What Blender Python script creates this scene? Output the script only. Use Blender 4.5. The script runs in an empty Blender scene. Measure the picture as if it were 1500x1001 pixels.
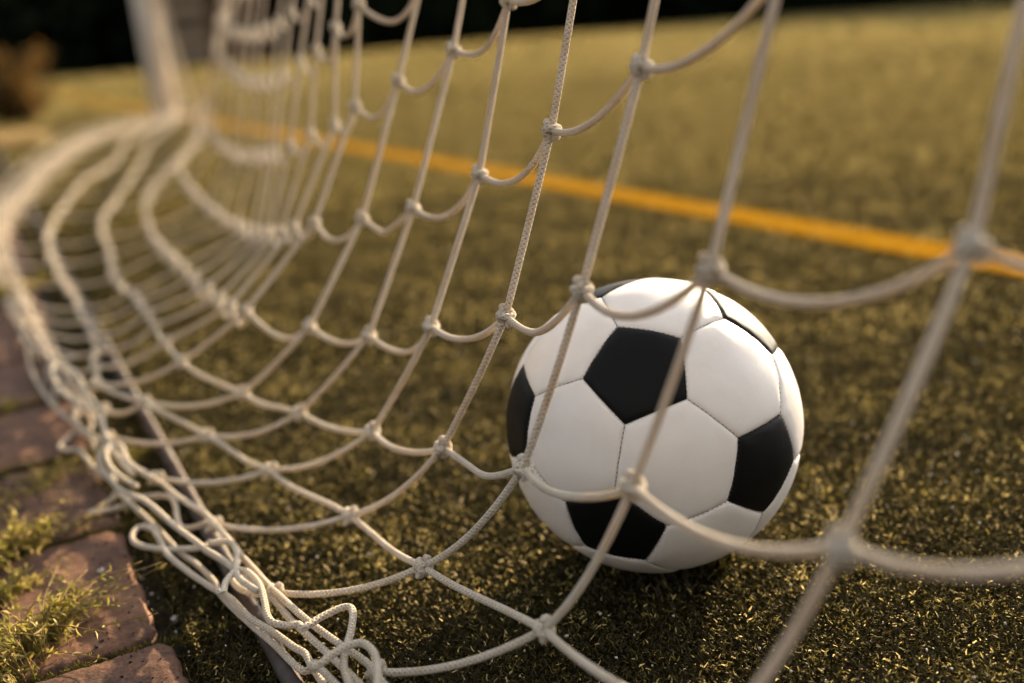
import bpy, math, random
import numpy as np
from mathutils import Vector, Matrix, noise

random.seed(7)
RNG = np.random.default_rng(11)
scene = bpy.context.scene
COL = scene.collection

# ------------------------------------------------------------------ frame of the place
# u runs along the goal line, v from the rear of the goal into the pitch, z up (metres)
EU = Vector((-0.45479402, 0.89059665, 0.0))
EV = Vector((0.89059665, 0.45479402, 0.0))


def W(u, v, z=0.0):
    return EU * u + EV * v + Vector((0, 0, z))


def WN(a):
    """numpy version of W for an N x 3 array of u, v, z"""
    a = np.asarray(a, float)
    return a[:, 0:1] * np.array(EU) + a[:, 1:2] * np.array(EV) + a[:, 2:3] * np.array((0, 0, 1.0))


# ------------------------------------------------------------------ mesh helpers
class MB:
    """collects verts / faces (with optional uv) for ONE mesh object"""

    def __init__(self):
        self.v, self.f, self.uv, self.mi, self.n = [], [], [], [], 0

    def add(self, verts, faces, uvs=None, mi=0):
        b = self.n
        self.v.append(np.asarray(verts, float))
        self.n += len(verts)
        for i, f in enumerate(faces):
            self.f.append([b + k for k in f])
            self.uv.append(uvs[i] if uvs is not None else [(0, 0)] * len(f))
            self.mi.append(mi)

    def tube(self, P, r, sides=8, cap=True, mi=0):
        P = np.asarray(P, float)
        n = len(P)
        R = np.full(n, r, float) if np.isscalar(r) else np.asarray(r, float)
        T = np.gradient(P, axis=0)
        T /= np.linalg.norm(T, axis=1)[:, None] + 1e-12
        ref = np.array((0.13, 0.31, 0.94)) if abs(T[0][2]) < 0.9 else np.array((0.9, 0.3, 0.1))
        nrm = np.cross(T[0], ref)
        nrm /= np.linalg.norm(nrm)
        ang = np.arange(sides) * 2 * math.pi / sides
        ca, sa = np.cos(ang)[:, None], np.sin(ang)[:, None]
        V = []
        for i in range(n):
            nrm = nrm - T[i] * (nrm @ T[i])
            nrm /= np.linalg.norm(nrm) + 1e-12
            bn = np.cross(T[i], nrm)
            V.append(P[i] + R[i] * (ca * nrm + sa * bn))
        V = np.concatenate(V)
        L = np.concatenate([[0], np.cumsum(np.linalg.norm(np.diff(P, axis=0), axis=1))])
        F, U = [], []
        for i in range(n - 1):
            for k in range(sides):
                k2 = (k + 1) % sides
                F.append((i * sides + k, i * sides + k2, (i + 1) * sides + k2, (i + 1) * sides + k))
                U.append(((k / sides, L[i]), ((k + 1) / sides, L[i]), ((k + 1) / sides, L[i + 1]), (k / sides, L[i + 1])))
        if cap:
            F.append(tuple(reversed(range(sides))))
            U.append([(0, 0)] * sides)
            F.append(tuple((n - 1) * sides + k for k in range(sides)))
            U.append([(0, L[-1])] * sides)
        self.add(V, F, U, mi)

    def box(self, c, ax, half, mi=0):
        """box with centre c, three axis vectors ax and half sizes"""
        c = np.array(c, float)
        A = [np.array(a, float) * h for a, h in zip(ax, half)]
        vs = [c + sx * A[0] + sy * A[1] + sz * A[2] for sx in (-1, 1) for sy in (-1, 1) for sz in (-1, 1)]
        fs = [(0, 1, 3, 2), (4, 6, 7, 5), (0, 4, 5, 1), (2, 3, 7, 6), (0, 2, 6, 4), (1, 5, 7, 3)]
        self.add(vs, fs, None, mi)

    def mesh(self, name, mats, smooth=True):
        me = bpy.data.meshes.new(name)
        V = np.concatenate(self.v) if self.v else np.zeros((0, 3))
        me.from_pydata(V.tolist(), [], self.f)
        uvl = me.uv_layers.new(name='UVMap')
        uvl.data.foreach_set('uv', np.array([c for f in self.uv for c in f], np.float32).ravel())
        for m in mats:
            me.materials.append(m)
        me.polygons.foreach_set('material_index', np.array(self.mi, np.int32))
        if smooth:
            me.polygons.foreach_set('use_smooth', np.ones(len(self.f), bool))
        me.validate()
        me.update()
        return me

    def build(self, name, mat, parent=None, smooth=True):
        mats = mat if isinstance(mat, (list, tuple)) else [mat]
        return link(name, self.mesh(name, mats, smooth), parent)


def link(name, me, parent=None):
    o = bpy.data.objects.new(name, me)
    COL.objects.link(o)
    if parent is not None:
        o.parent = parent
        o.matrix_parent_inverse = Matrix.Translation(parent.location).inverted()
    return o


def empty(name, loc):
    o = bpy.data.objects.new(name, None)
    o.empty_display_size = 0.05
    COL.objects.link(o)
    o.location = loc
    return o


def tag(o, label=None, cat=None, group=None, kind=None):
    for k, v in (('label', label), ('category', cat), ('group', group), ('kind', kind)):
        if v:
            o[k] = v
    return o


def fast_mesh(name, V, F, mat, attr=None):
    """big quad mesh straight from arrays; attr = one float per vertex, stored as 'tone'"""
    me = bpy.data.meshes.new(name)
    V = np.asarray(V, np.float32)
    F = np.asarray(F, np.int32)
    k = F.shape[1]
    me.vertices.add(len(V))
    me.vertices.foreach_set('co', V.ravel())
    me.loops.add(F.size)
    me.loops.foreach_set('vertex_index', F.ravel())
    me.polygons.add(len(F))
    me.polygons.foreach_set('loop_start', np.arange(0, F.size, k, dtype=np.int32))
    me.polygons.foreach_set('use_smooth', np.ones(len(F), bool))
    if attr is not None:
        a = me.attributes.new('tone', 'FLOAT', 'POINT')
        a.data.foreach_set('value', np.asarray(attr, np.float32))
    me.materials.append(mat)
    me.update(calc_edges=True)
    me.validate()
    return me


def spline(P, k=8):
    P = np.asarray(P, float)
    Q = np.vstack([2 * P[0] - P[1], P, 2 * P[-1] - P[-2]])
    out = []
    for i in range(1, len(Q) - 2):
        a, b, c, d = Q[i - 1], Q[i], Q[i + 1], Q[i + 2]
        for s in np.arange(k) / k:
            out.append(.5 * (2 * b + (c - a) * s + (2 * a - 5 * b + 4 * c - d) * s * s + (3 * b - a - 3 * c + d) * s ** 3))
    out.append(P[-1])
    return np.array(out)


# ------------------------------------------------------------------ material helpers
def new_mat(name):
    m = bpy.data.materials.new(name)
    m.use_nodes = True
    nt = m.node_tree
    b = nt.nodes['Principled BSDF']
    return m, nt, b


def nd(nt, typ, **kw):
    n = nt.nodes.new(typ)
    for k, v in kw.items():
        if k.startswith('i_'):
            key = k[2:]
            key = int(key) if key.isdigit() else key.replace('_', ' ')
            n.inputs[key].default_value = v
        else:
            setattr(n, k, v)
    return n


def ramp(nt, stops, fac=None):
    r = nt.nodes.new('ShaderNodeValToRGB')
    el = r.color_ramp.elements
    while len(el) < len(stops):
        el.new(0.5)
    for e_, (p, c) in zip(el, stops):
        e_.position = p
        e_.color = (*c, 1) if len(c) == 3 else c
    if fac is not None:
        nt.links.new(fac, r.inputs['Fac'])
    return r


def bump(nt, b, h, strength=0.5, dist=0.001):
    n = nd(nt, 'ShaderNodeBump', i_Strength=strength, i_Distance=dist)
    nt.links.new(h, n.inputs['Height'])
    nt.links.new(n.outputs['Normal'], b.inputs['Normal'])
    return n


def mth(nt, op, a, c=None):
    n = nt.nodes.new('ShaderNodeMath')
    n.operation = op
    for i, x in enumerate((a, c)):
        if x is None:
            continue
        if isinstance(x, (int, float)):
            n.inputs[i].default_value = x
        else:
            nt.links.new(x, n.inputs[i])
    return n.outputs[0]


def obj_coord(nt):
    g = nt.nodes.new('ShaderNodeNewGeometry')
    return g.outputs['Position']


def noise_tex(nt, scale, detail=4, rough=.6, vec=None):
    n = nd(nt, 'ShaderNodeTexNoise', i_Scale=scale, i_Detail=detail, i_Roughness=rough)
    if vec is not None:
        nt.links.new(vec, n.inputs['Vector'])
    return n.outputs['Fac']

# ------------------------------------------------------------------ tuning
SUN_EL_D, SUN_AZ_D = 15.5, 34.0
SUN_STRENGTH, SUN_COLOR = 3.8, (1.0, .76, .46)
SKY_STRENGTH, SKY_SAT = .105, .22
EXPOSURE = 1.95
FOCUS, FSTOP = .66, 2.3

# ------------------------------------------------------------------ materials
def mat_cord(name, c0, c1):
    m, nt, b = new_mat(name)
    uv = nd(nt, 'ShaderNodeUVMap')
    sep = nt.nodes.new('ShaderNodeSeparateXYZ')
    nt.links.new(uv.outputs['UV'], sep.inputs[0])
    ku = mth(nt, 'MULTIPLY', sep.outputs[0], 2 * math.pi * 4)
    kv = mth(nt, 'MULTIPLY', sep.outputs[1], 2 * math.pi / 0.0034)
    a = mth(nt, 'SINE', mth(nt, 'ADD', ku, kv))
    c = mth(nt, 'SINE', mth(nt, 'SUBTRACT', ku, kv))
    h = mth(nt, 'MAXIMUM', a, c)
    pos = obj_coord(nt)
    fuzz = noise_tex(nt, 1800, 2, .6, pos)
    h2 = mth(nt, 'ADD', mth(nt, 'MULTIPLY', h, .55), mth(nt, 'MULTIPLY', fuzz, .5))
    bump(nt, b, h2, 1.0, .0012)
    dirt = noise_tex(nt, 38, 5, .65, pos)
    r = ramp(nt, [(.32, c1), (.62, c0)], dirt)
    mix = nd(nt, 'ShaderNodeMix', data_type='RGBA', blend_type='MULTIPLY')
    mix.inputs[0].default_value = .7
    nt.links.new(r.outputs[0], mix.inputs[6])
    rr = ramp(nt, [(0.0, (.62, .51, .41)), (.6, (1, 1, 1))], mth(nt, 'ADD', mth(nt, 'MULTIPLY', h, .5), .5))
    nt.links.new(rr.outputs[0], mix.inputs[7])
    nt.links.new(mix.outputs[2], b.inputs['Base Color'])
    b.inputs['Roughness'].default_value = .75
    b.inputs['Specular IOR Level'].default_value = .25
    b.inputs['Sheen Weight'].default_value = 1.0
    b.inputs['Sheen Roughness'].default_value = .28
    b.inputs['Sheen Tint'].default_value = (1, .88, .70, 1)
    tr = nd(nt, 'ShaderNodeBsdfTranslucent', i_Color=(.66, .44, .15, 1))
    mx = nd(nt, 'ShaderNodeMixShader', i_0=.15)
    nt.links.new(b.outputs[0], mx.inputs[1])
    nt.links.new(tr.outputs[0], mx.inputs[2])
    nt.links.new(mx.outputs[0], nt.nodes['Material Output'].inputs['Surface'])
    return m


M_CORD = mat_cord('braided_cord', (.90, .81, .67), (.74, .62, .46))


def mat_leather(name, col, dark, rough, spec):
    m, nt, b = new_mat(name)
    pos = obj_coord(nt)
    n1 = noise_tex(nt, 22, 5, .6, pos)
    r = ramp(nt, [(.34, dark), (.55, col)], n1)
    nt.links.new(r.outputs[0], b.inputs['Base Color'])
    n2 = noise_tex(nt, 900, 3, .6, pos)
    n3 = noise_tex(nt, 70, 4, .6, pos)
    bump(nt, b, mth(nt, 'ADD', mth(nt, 'MULTIPLY', n2, .06), n3), .25, .0009)
    rr = nd(nt, 'ShaderNodeMapRange', i_3=rough - .08, i_4=rough + .12)
    nt.links.new(n1, rr.inputs[0])
    nt.links.new(rr.outputs[0], b.inputs['Roughness'])
    b.inputs['Specular IOR Level'].default_value = spec
    return m


M_WHITE = mat_leather('white_leather', (.84, .80, .755), (.79, .74, .69), .42, .45)
M_BLACK = mat_leather('black_leather', (.0040, .0048, .0052), (.006, .006, .006), .5, .14)
M_SEAM, _nt, _b = new_mat('seam_lining')
_b.inputs['Base Color'].default_value = (.46, .41, .36, 1)
_b.inputs['Roughness'].default_value = .9
M_THREAD, _nt, _b = new_mat('seam_thread')
_b.inputs['Base Color'].default_value = (.27, .235, .21, 1)
_b.inputs['Roughness'].default_value = .8


def mat_fibre(name, stops, transl=.35, rough=.42, gloss=.1, gcol=(.95, .80, .50, 1)):
    m, nt, b = new_mat(name)
    at = nd(nt, 'ShaderNodeAttribute', attribute_name='tone')
    r = ramp(nt, stops, at.outputs['Fac'])
    nt.links.new(r.outputs[0], b.inputs['Base Color'])
    b.inputs['Roughness'].default_value = .9
    b.inputs['Specular IOR Level'].default_value = 0
    tr = nt.nodes.new('ShaderNodeBsdfTranslucent')
    nt.links.new(r.outputs[0], tr.inputs['Color'])
    gl = nd(nt, 'ShaderNodeBsdfGlossy', i_Roughness=rough, i_Color=gcol)
    mix = nd(nt, 'ShaderNodeMixShader', i_0=transl)
    nt.links.new(b.outputs[0], mix.inputs[1])
    nt.links.new(tr.outputs[0], mix.inputs[2])
    mix2 = nd(nt, 'ShaderNodeMixShader', i_0=gloss)
    nt.links.new(mix.outputs[0], mix2.inputs[1])
    nt.links.new(gl.outputs[0], mix2.inputs[2])
    nt.links.new(mix2.outputs[0], nt.nodes['Material Output'].inputs['Surface'])
    return m


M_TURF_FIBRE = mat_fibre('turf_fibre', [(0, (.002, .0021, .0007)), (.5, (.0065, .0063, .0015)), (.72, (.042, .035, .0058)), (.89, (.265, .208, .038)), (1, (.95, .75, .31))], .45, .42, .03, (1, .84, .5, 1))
M_LINE_FIBRE = mat_fibre('yellow_line_fibre', [(0, (.24, .12, .004)), (.5, (.43, .245, .032)), (1, (.62, .42, .13))], .3, .45, .0)
M_LEAF = mat_fibre('weed_leaf', [(0, (.10, .11, .015)), (.45, (.24, .22, .035)), (.75, (.42, .33, .08)), (1, (.60, .45, .22))], .5, .5, .05)
M_STRAW = mat_fibre('dry_straw', [(0, (.28, .19, .08)), (1, (.55, .42, .22))], .4, .6, .05)
M_MOSS = mat_fibre('moss', [(0, (.018, .018, .005)), (.6, (.07, .062, .012)), (1, (.22, .17, .04))], .4, .7, .02)
M_TREE = mat_fibre('far_tree_leaf', [(0, (.004, .007, .004)), (1, (.014, .019, .009))], .05, .8, .0)
M_SHRUB = mat_fibre('shrub_leaf', [(0, (.035, .022, .008)), (.6, (.09, .05, .012)), (.85, (.30, .14, .02)), (1, (.5, .26, .04))], .45, .6, .03)


def mat_turf_base():
    m, nt, b = new_mat('turf_base')
    pos = obj_coord(nt)
    big = noise_tex(nt, .55, 5, .6, pos)
    mid = noise_tex(nt, 26, 5, .7, pos)
    fine = noise_tex(nt, 620, 4, .75, pos)
    s = mth(nt, 'ADD', mth(nt, 'MULTIPLY', fine, .6), mth(nt, 'ADD', mth(nt, 'MULTIPLY', mid, .3), mth(nt, 'MULTIPLY', big, .25)))
    r = ramp(nt, [(.42, (.006, .0055, .003)), (.56, (.020, .016, .006)), (.70, (.06, .045, .015))], s)
    df = nd(nt, 'ShaderNodeBsdfDiffuse', i_Roughness=1.0)
    nt.links.new(r.outputs[0], df.inputs['Color'])
    nt.links.new(df.outputs[0], nt.nodes['Material Output'].inputs['Surface'])
    bp = bump(nt, b, fine, .6, .004)
    nt.links.new(bp.outputs['Normal'], df.inputs['Normal'])
    return m


M_TURF = mat_turf_base()


def mat_plain(name, stops, scale, rough, detail=6, bstr=.6, bdist=.002, bscale=None, spec=.3, metal=0.0):
    m, nt, b = new_mat(name)
    pos = obj_coord(nt)
    n = noise_tex(nt, scale, detail, .65, pos)
    r = ramp(nt, stops, n)
    nt.links.new(r.outputs[0], b.inputs['Base Color'])
    b.inputs['Roughness'].default_value = rough
    b.inputs['Specular IOR Level'].default_value = spec
    b.inputs['Metallic'].default_value = metal
    n2 = noise_tex(nt, bscale or scale * 4, 6, .7, pos)
    bump(nt, b, n2, bstr, bdist)
    return m


M_LINE = mat_plain('yellow_line_base', [(.35, (.22, .105, .004)), (.65, (.38, .19, .01))], 300, .8, bdist=.004, spec=0.0)
M_SOIL = mat_plain('soil', [(.35, (.008, .0065, .005)), (.55, (.022, .017, .011)), (.75, (.055, .042, .026))], 90, .95, bdist=.006)
M_POST = mat_plain('white_post_paint', [(.3, (.84, .75, .64)), (.6, (.89, .81, .71))], 8, .7, bstr=.1, spec=.15)
M_PIPE = mat_plain('weathered_steel', [(.35, (.05, .028, .02)), (.52, (.075, .062, .055)), (.7, (.11, .10, .095))], 30, .6, bstr=.3, bdist=.0006, metal=.3)
M_CRUMB = mat_plain('rubber_crumb', [(.3, (.006, .006, .006)), (.7, (.02, .018, .016))], 200, .8)
M_STONE = mat_plain('pebble_stone', [(.3, (.38, .35, .31)), (.7, (.62, .58, .53))], 120, .8)
M_WOOD = mat_plain('branch_and_standin_brown', [(.3, (.085, .048, .022)), (.7, (.14, .08, .038))], 3, .8)
M_STANDIN_STRIP = mat_plain('standin_strip_tan', [(.3, (.19, .14, .085)), (.7, (.27, .20, .13))], 3, .8)  # pale strips imitating cord rows of the side net


def mat_brick():
    m, nt, b = new_mat('red_clay_brick')
    pos = obj_coord(nt)
    info = nt.nodes.new('ShaderNodeObjectInfo')
    n1 = noise_tex(nt, 28, 6, .7, pos)
    n2 = noise_tex(nt, 260, 5, .75, pos)
    vor = nd(nt, 'ShaderNodeTexVoronoi', i_Scale=150.0)
    nt.links.new(pos, vor.inputs['Vector'])
    s = mth(nt, 'ADD', mth(nt, 'MULTIPLY', n1, .6), mth(nt, 'MULTIPLY', n2, .4))
    s = mth(nt, 'ADD', s, mth(nt, 'MULTIPLY', mth(nt, 'SUBTRACT', info.outputs['Random'], .5), .08))
    r = ramp(nt, [(.36, (.026, .017, .013)), (.47, (.100, .052, .034)), (.57, (.165, .080, .046)), (.70, (.26, .155, .095))], s)
    pit = ramp(nt, [(.10, (.25, .2, .18)), (.22, (1, 1, 1))], vor.outputs['Distance'])
    mx = nd(nt, 'ShaderNodeMix', data_type='RGBA', blend_type='MULTIPLY')
    mx.inputs[0].default_value = .45
    nt.links.new(r.outputs[0], mx.inputs[6])
    nt.links.new(pit.outputs[0], mx.inputs[7])
    nt.links.new(mx.outputs[2], b.inputs['Base Color'])
    b.inputs['Roughness'].default_value = .82
    b.inputs['Specular IOR Level'].default_value = .3
    bump(nt, b, mth(nt, 'ADD', mth(nt, 'MULTIPLY', n2, .7), n1), .8, .0022)
    return m


M_BRICK = mat_brick()

# ------------------------------------------------------------------ ground
def sheet(name, u0, u1, v0, v1, z, mat, nu=1, nv=1):
    m = MB()
    us, vs = np.linspace(u0, u1, nu + 1), np.linspace(v0, v1, nv + 1)
    V = [tuple(W(a, b_, z)) for a in us for b_ in vs]
    F = [(i * (nv + 1) + j, (i + 1) * (nv + 1) + j, (i + 1) * (nv + 1) + j + 1, i * (nv + 1) + j + 1) for i in range(nu) for j in range(nv)]
    m.add(V, F)
    return m.build(name, mat)


tag(sheet('turf', -150, 400, .062, 400, 0.0, M_TURF), kind='structure', label='olive artificial turf pitch running off to the dark trees')
tag(sheet('soil', -150, 400, -300, .0615, -.007, M_SOIL), kind='structure', label='dark soil around the brick edging')
LINE0, LINE1 = 1.308, 1.414
tag(sheet('line_marking', -40, 60, LINE0, LINE1, .004, M_LINE), kind='structure', label='yellow line painted across the turf')


def blades(n, sample, Lr, wr, lean, tone, zbase=0.0, curl=.6):
    """n flattened turf fibres as strips of two quads; sample(n) gives u, v"""
    uv = sample(n)
    k = len(uv)
    base = WN(np.c_[uv, np.full(k, zbase)])
    phi = RNG.uniform(0, 2 * math.pi, k)
    d = np.c_[np.cos(phi), np.sin(phi), np.zeros(k)]
    L = RNG.uniform(*Lr, k)
    w = RNG.uniform(*wr, k)
    t0 = RNG.uniform(*lean, k)
    t1 = t0 + RNG.uniform(.1, curl, k)
    z = np.array((0, 0, 1.0))
    s0 = d * np.sin(t0)[:, None] + z * np.cos(t0)[:, None]
    turn = RNG.normal(0, .5, k)
    d2 = np.c_[np.cos(phi + turn), np.sin(phi + turn), np.zeros(k)]
    s1 = d2 * np.sin(t1)[:, None] + z * np.cos(t1)[:, None]
    p0 = base
    p1 = p0 + s0 * (L * .5)[:, None]
    p2 = p1 + s1 * (L * .5)[:, None]
    tw = RNG.normal(0, .7, k)
    side = np.cross(d, z) * np.cos(tw)[:, None] + np.cross(np.cross(d, z), s0) * np.sin(tw)[:, None]
    h = side * (w * .5)[:, None]
    V = np.stack([p0 - h, p0 + h, p1 - h * .9, p1 + h * .9, p2 - h * .3, p2 + h * .3], 1).reshape(-1, 3)
    V[:, 2] = np.maximum(V[:, 2], zbase + .0006)
    b = np.arange(k)[:, None] * 6
    F = np.concatenate([b + np.array([[0, 1, 3, 2]]), b + np.array([[2, 3, 5, 4]])])
    t = np.clip(tone(uv, k), 0, 1)
    return V, F, np.repeat(t, 6)


def wedge(r0, r1, a0=-36, a1=36, vmin=.064, vmax=99, cut=None):
    """random points between two distances from where the photographer crouches"""

    def f(n):
        r = np.sqrt(RNG.uniform(r0 * r0, r1 * r1, n))
        a = np.radians(RNG.uniform(a0, a1, n))
        x, y = r * np.sin(a), r * np.cos(a)
        u = x * EU.x + y * EU.y
        v = x * EV.x + y * EV.y
        ok = (v > vmin) & (v < vmax)
        if cut is not None:
            ok &= cut(u, v)
        return np.c_[u, v]
    def g(n):
        p = f(n)
        u, v = p[:, 0], p[:, 1]
        ok = (v > vmin) & (v < vmax)
        if cut is not None:
            ok &= cut(u, v)
        return p[ok]
    return g


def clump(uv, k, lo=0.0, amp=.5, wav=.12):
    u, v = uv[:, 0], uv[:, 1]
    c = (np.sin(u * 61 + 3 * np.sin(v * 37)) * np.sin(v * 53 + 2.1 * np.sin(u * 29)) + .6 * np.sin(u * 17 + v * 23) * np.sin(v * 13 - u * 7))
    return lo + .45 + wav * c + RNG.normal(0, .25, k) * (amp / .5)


not_line = lambda u, v: (v < LINE0) | (v > LINE1)
on_line = lambda u, v: (v > LINE0) & (v < LINE1)
parts = []


def put(args):
    parts.append(args)


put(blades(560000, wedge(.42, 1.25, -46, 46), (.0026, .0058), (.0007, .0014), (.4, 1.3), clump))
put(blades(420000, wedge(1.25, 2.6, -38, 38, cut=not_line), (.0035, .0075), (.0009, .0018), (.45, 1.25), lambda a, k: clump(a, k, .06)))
put(blades(480000, wedge(2.6, 6.5, -36, 36, cut=not_line), (.006, .011), (.0016, .0028), (.4, 1.2), lambda a, k: clump(a, k, .20, .5, .03)))  # base tone rises with distance, painting in the sunlit tips
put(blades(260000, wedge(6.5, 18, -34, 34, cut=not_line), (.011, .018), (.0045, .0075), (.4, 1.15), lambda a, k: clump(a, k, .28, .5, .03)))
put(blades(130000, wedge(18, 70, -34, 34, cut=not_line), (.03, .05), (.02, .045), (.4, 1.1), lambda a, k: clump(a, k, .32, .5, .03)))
# stray fibre ends coloured near the top tone, painting in sun glints
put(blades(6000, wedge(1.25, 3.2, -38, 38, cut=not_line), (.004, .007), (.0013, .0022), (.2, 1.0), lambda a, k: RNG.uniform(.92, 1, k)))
# fibres the ball has pushed up round its foot
put(blades(2600, lambda n: (lambda a, r: np.c_[.5783 + r * np.cos(a), .4087 + r * np.sin(a)])(RNG.uniform(0, 2 * math.pi, n), RNG.uniform(.020, .060, n)), (.007, .0125), (.0008, .0015), (.15, .9), clump))
# longer loose fibres along the cut edge of the carpet
put(blades(13000, lambda n: np.c_[RNG.uniform(.35, 1.7, n), .046 + .09 * RNG.beta(1.3, 1.5, n)], (.012, .026), (.0005, .0009), (.5, 1.4), lambda uv, k: RNG.beta(2.2, 1.9, k) * .85, zbase=-.005, curl=1.3))


def join(ps):
    Vs, Fs, Ts, b = [], [], [], 0
    for V, F, T in ps:
        Vs.append(V); Fs.append(F + b); Ts.append(T); b += len(V)
    return np.concatenate(Vs), np.concatenate(Fs), np.concatenate(Ts)


V, F, T = join(parts)
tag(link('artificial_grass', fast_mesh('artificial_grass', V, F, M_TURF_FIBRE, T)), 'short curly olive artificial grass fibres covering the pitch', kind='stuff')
lt = lambda uv, k: RNG.uniform(0, 1, k)
V, F, T = join([blades(45000, wedge(1.1, 4, -40, 38, cut=on_line), (.010, .016), (.0016, .003), (.5, 1.25), lt, .004),
                blades(120000, wedge(4, 12, -38, 30, cut=on_line), (.012, .02), (.004, .007), (.5, 1.2), lt, .004)])
tag(link('line_fibres', fast_mesh('line_fibres', V, F, M_LINE_FIBRE, T)), 'yellow dyed turf fibres of the line', kind='stuff')

# pale and black grit lying between the fibres and on the bricks
ICO = np.array([(0, 0, 1), (.89, 0, .45), (.28, .85, .45), (-.72, .53, .45), (-.72, -.53, .45), (.28, -.85, .45),
                (.72, .53, -.45), (-.28, .85, -.45), (-.89, 0, -.45), (-.28, -.85, -.45), (.72, -.53, -.45), (0, 0, -1)])
ICF = np.array([(0, 1, 2), (0, 2, 3), (0, 3, 4), (0, 4, 5), (0, 5, 1), (1, 6, 2), (2, 7, 3), (3, 8, 4), (4, 9, 5), (5, 10, 1),
                (1, 10, 6), (2, 6, 7), (3, 7, 8), (4, 8, 9), (5, 9, 10), (11, 7, 6), (11, 8, 7), (11, 9, 8), (11, 10, 9), (11, 6, 10)])


def grit(name, pts, r0, r1, mat, label):
    n = len(pts)
    c = WN(pts)
    s = RNG.uniform(r0, r1, n)
    jit = RNG.uniform(.6, 1.35, (n, 12, 1))
    st = RNG.uniform(.55, 1.3, (n, 1, 3))
    V = (c[:, None, :] + ICO[None] * jit * st * s[:, None, None]).reshape(-1, 3)
    F = (np.arange(n)[:, None, None] * 12 + ICF[None]).reshape(-1, 3)
    return tag(link(name, fast_mesh(name, V, F, mat)), label, kind='stuff')


n = 1500
gp_ = wedge(.42, 2.0, -44, 44)(n)
grit('sand_grit', np.c_[gp_, RNG.uniform(.004, .008, len(gp_))], .0005, .0013, M_STONE, 'pale grit scattered through the turf')
pb = np.r_[np.c_[RNG.uniform(.45, 1.5, 520), RNG.beta(1.6, 1.1, 520) * .1 - .052, np.full(520, .0121)],
           np.c_[RNG.uniform(.40, 1.9, 700), RNG.uniform(.048, .10, 700), np.full(700, -.002)]]
grit('rubber_crumbs', pb, .0004, .0011, M_CRUMB, 'black rubber crumbs on the bricks and along the edge of the turf')
pb = np.c_[RNG.uniform(.40, 1.9, 160), RNG.uniform(.046, .10, 160), np.full(160, -.001)]
grit('soil_grit', pb, .0006, .0018, M_STONE, 'pale specks of grit in the dark soil beside the bricks')

# ------------------------------------------------------------------ brick edging
ORD = ['nearest', 'second nearest', 'third nearest', 'fourth nearest', 'fifth nearest', 'sixth nearest', 'seventh nearest', 'eighth nearest', 'ninth nearest',
       'tenth nearest', 'eleventh nearest', 'twelfth nearest', 'thirteenth nearest', 'fourteenth nearest', 'fifteenth nearest', 'sixteenth nearest',
       'seventeenth nearest', 'eighteenth nearest', 'nineteenth nearest', 'twentieth nearest']
BR_SPECIAL = {1: 'large red brick paver sprinkled with black crumbs, lower left corner of the picture',
              0: 'red brick paver cut off by the bottom edge, beside the pale loose pebbles',
              2: 'red brick paver half covered by dry straw and moss behind the crumb-strewn one'}


def brick(i, u0, u1, v0, v1, top, rnd):
    nu, nv = 84, 42
    m = MB()
    V, F = [], []
    h = .05
    us, vs = np.linspace(0, 1, nu + 1), np.linspace(0, 1, nv + 1)
    for a in us:
        for b_ in vs:
            uu, vv = u0 + a * (u1 - u0), v0 + b_ * (v1 - v0)
            q = Vector((uu * 26 + rnd * 9, vv * 26, rnd))
            ed = min(a * (u1 - u0), (1 - a) * (u1 - u0), b_ * (v1 - v0), (1 - b_) * (v1 - v0))
            wob = noise.noise(q * 1.3) * .0034 + noise.noise(q * 4) * .0024 + noise.noise(q * 9) * .0012
            z = top - .0050 * math.exp(-ed / .0020) + noise.noise(q * 2) * .0012 + noise.noise(q * 7) * .0008 + noise.noise(q * 17) * .0004
            z -= max(0, noise.noise(q * .9 + Vector((3, 1, 5))) - .28) * .012 * math.exp(-ed / .02)
            su = (-1 if a == 0 else 1 if a == 1 else 0)
            sv = (-1 if b_ == 0 else 1 if b_ == 1 else 0)
            uu += su * wob
            vv += sv * wob
            # round the corners off
            ca, cb = min(a, 1 - a) * (u1 - u0), min(b_, 1 - b_) * (v1 - v0)
            if ca < .012 and cb < .012:
                f = (.012 - ca) * (.012 - cb) / .012 / .012
                uu += (.0045 * f) * (1 if a < .5 else -1)
                vv += (.0045 * f) * (1 if b_ < .5 else -1)
            V.append(tuple(W(uu, vv, z)))
    for a in range(nu):
        for b_ in range(nv):
            k = a * (nv + 1) + b_
            F.append((k, k + nv + 1, k + nv + 2, k + 1))
    rim = [j for j in range(nv + 1)] + [(a) * (nv + 1) + nv for a in range(1, nu + 1)] + [nu * (nv + 1) + j for j in range(nv - 1, -1, -1)] + [a * (nv + 1) for a in range(nu - 1, 0, -1)]
    b0 = len(V)
    for r in rim:
        x, y, z = V[r]
        V.append((x, y, top - h))
    L = len(rim)
    for k in range(L):
        F.append((rim[k], rim[(k + 1) % L], b0 + (k + 1) % L, b0 + k))
    V = np.array(V)
    c = np.array(W((u0 + u1) / 2, (v0 + v1) / 2, top - h))
    m.add(V - c, F)
    o = m.build('brick_paver', M_BRICK)
    o.location = c
    lab = BR_SPECIAL.get(i, 'red brick paver of the edging row, %s to the viewer along the net' % ORD[i] if i < len(ORD) else 'red brick paver far down the edging row')
    tag(o, lab, 'brick', 'brick pavers edging the turf')


u = .462
for i in range(20):
    rr = random.Random(i * 13 + 5)
    brick(i, u + .004 + rr.uniform(0, .003), u + .207 + rr.uniform(-.003, .001), -.056 + rr.uniform(-.004, .004), .047 + rr.uniform(-.006, .005), .0115 + rr.uniform(-.003, .002), rr.uniform(0, 30))
    u += .2105

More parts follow.
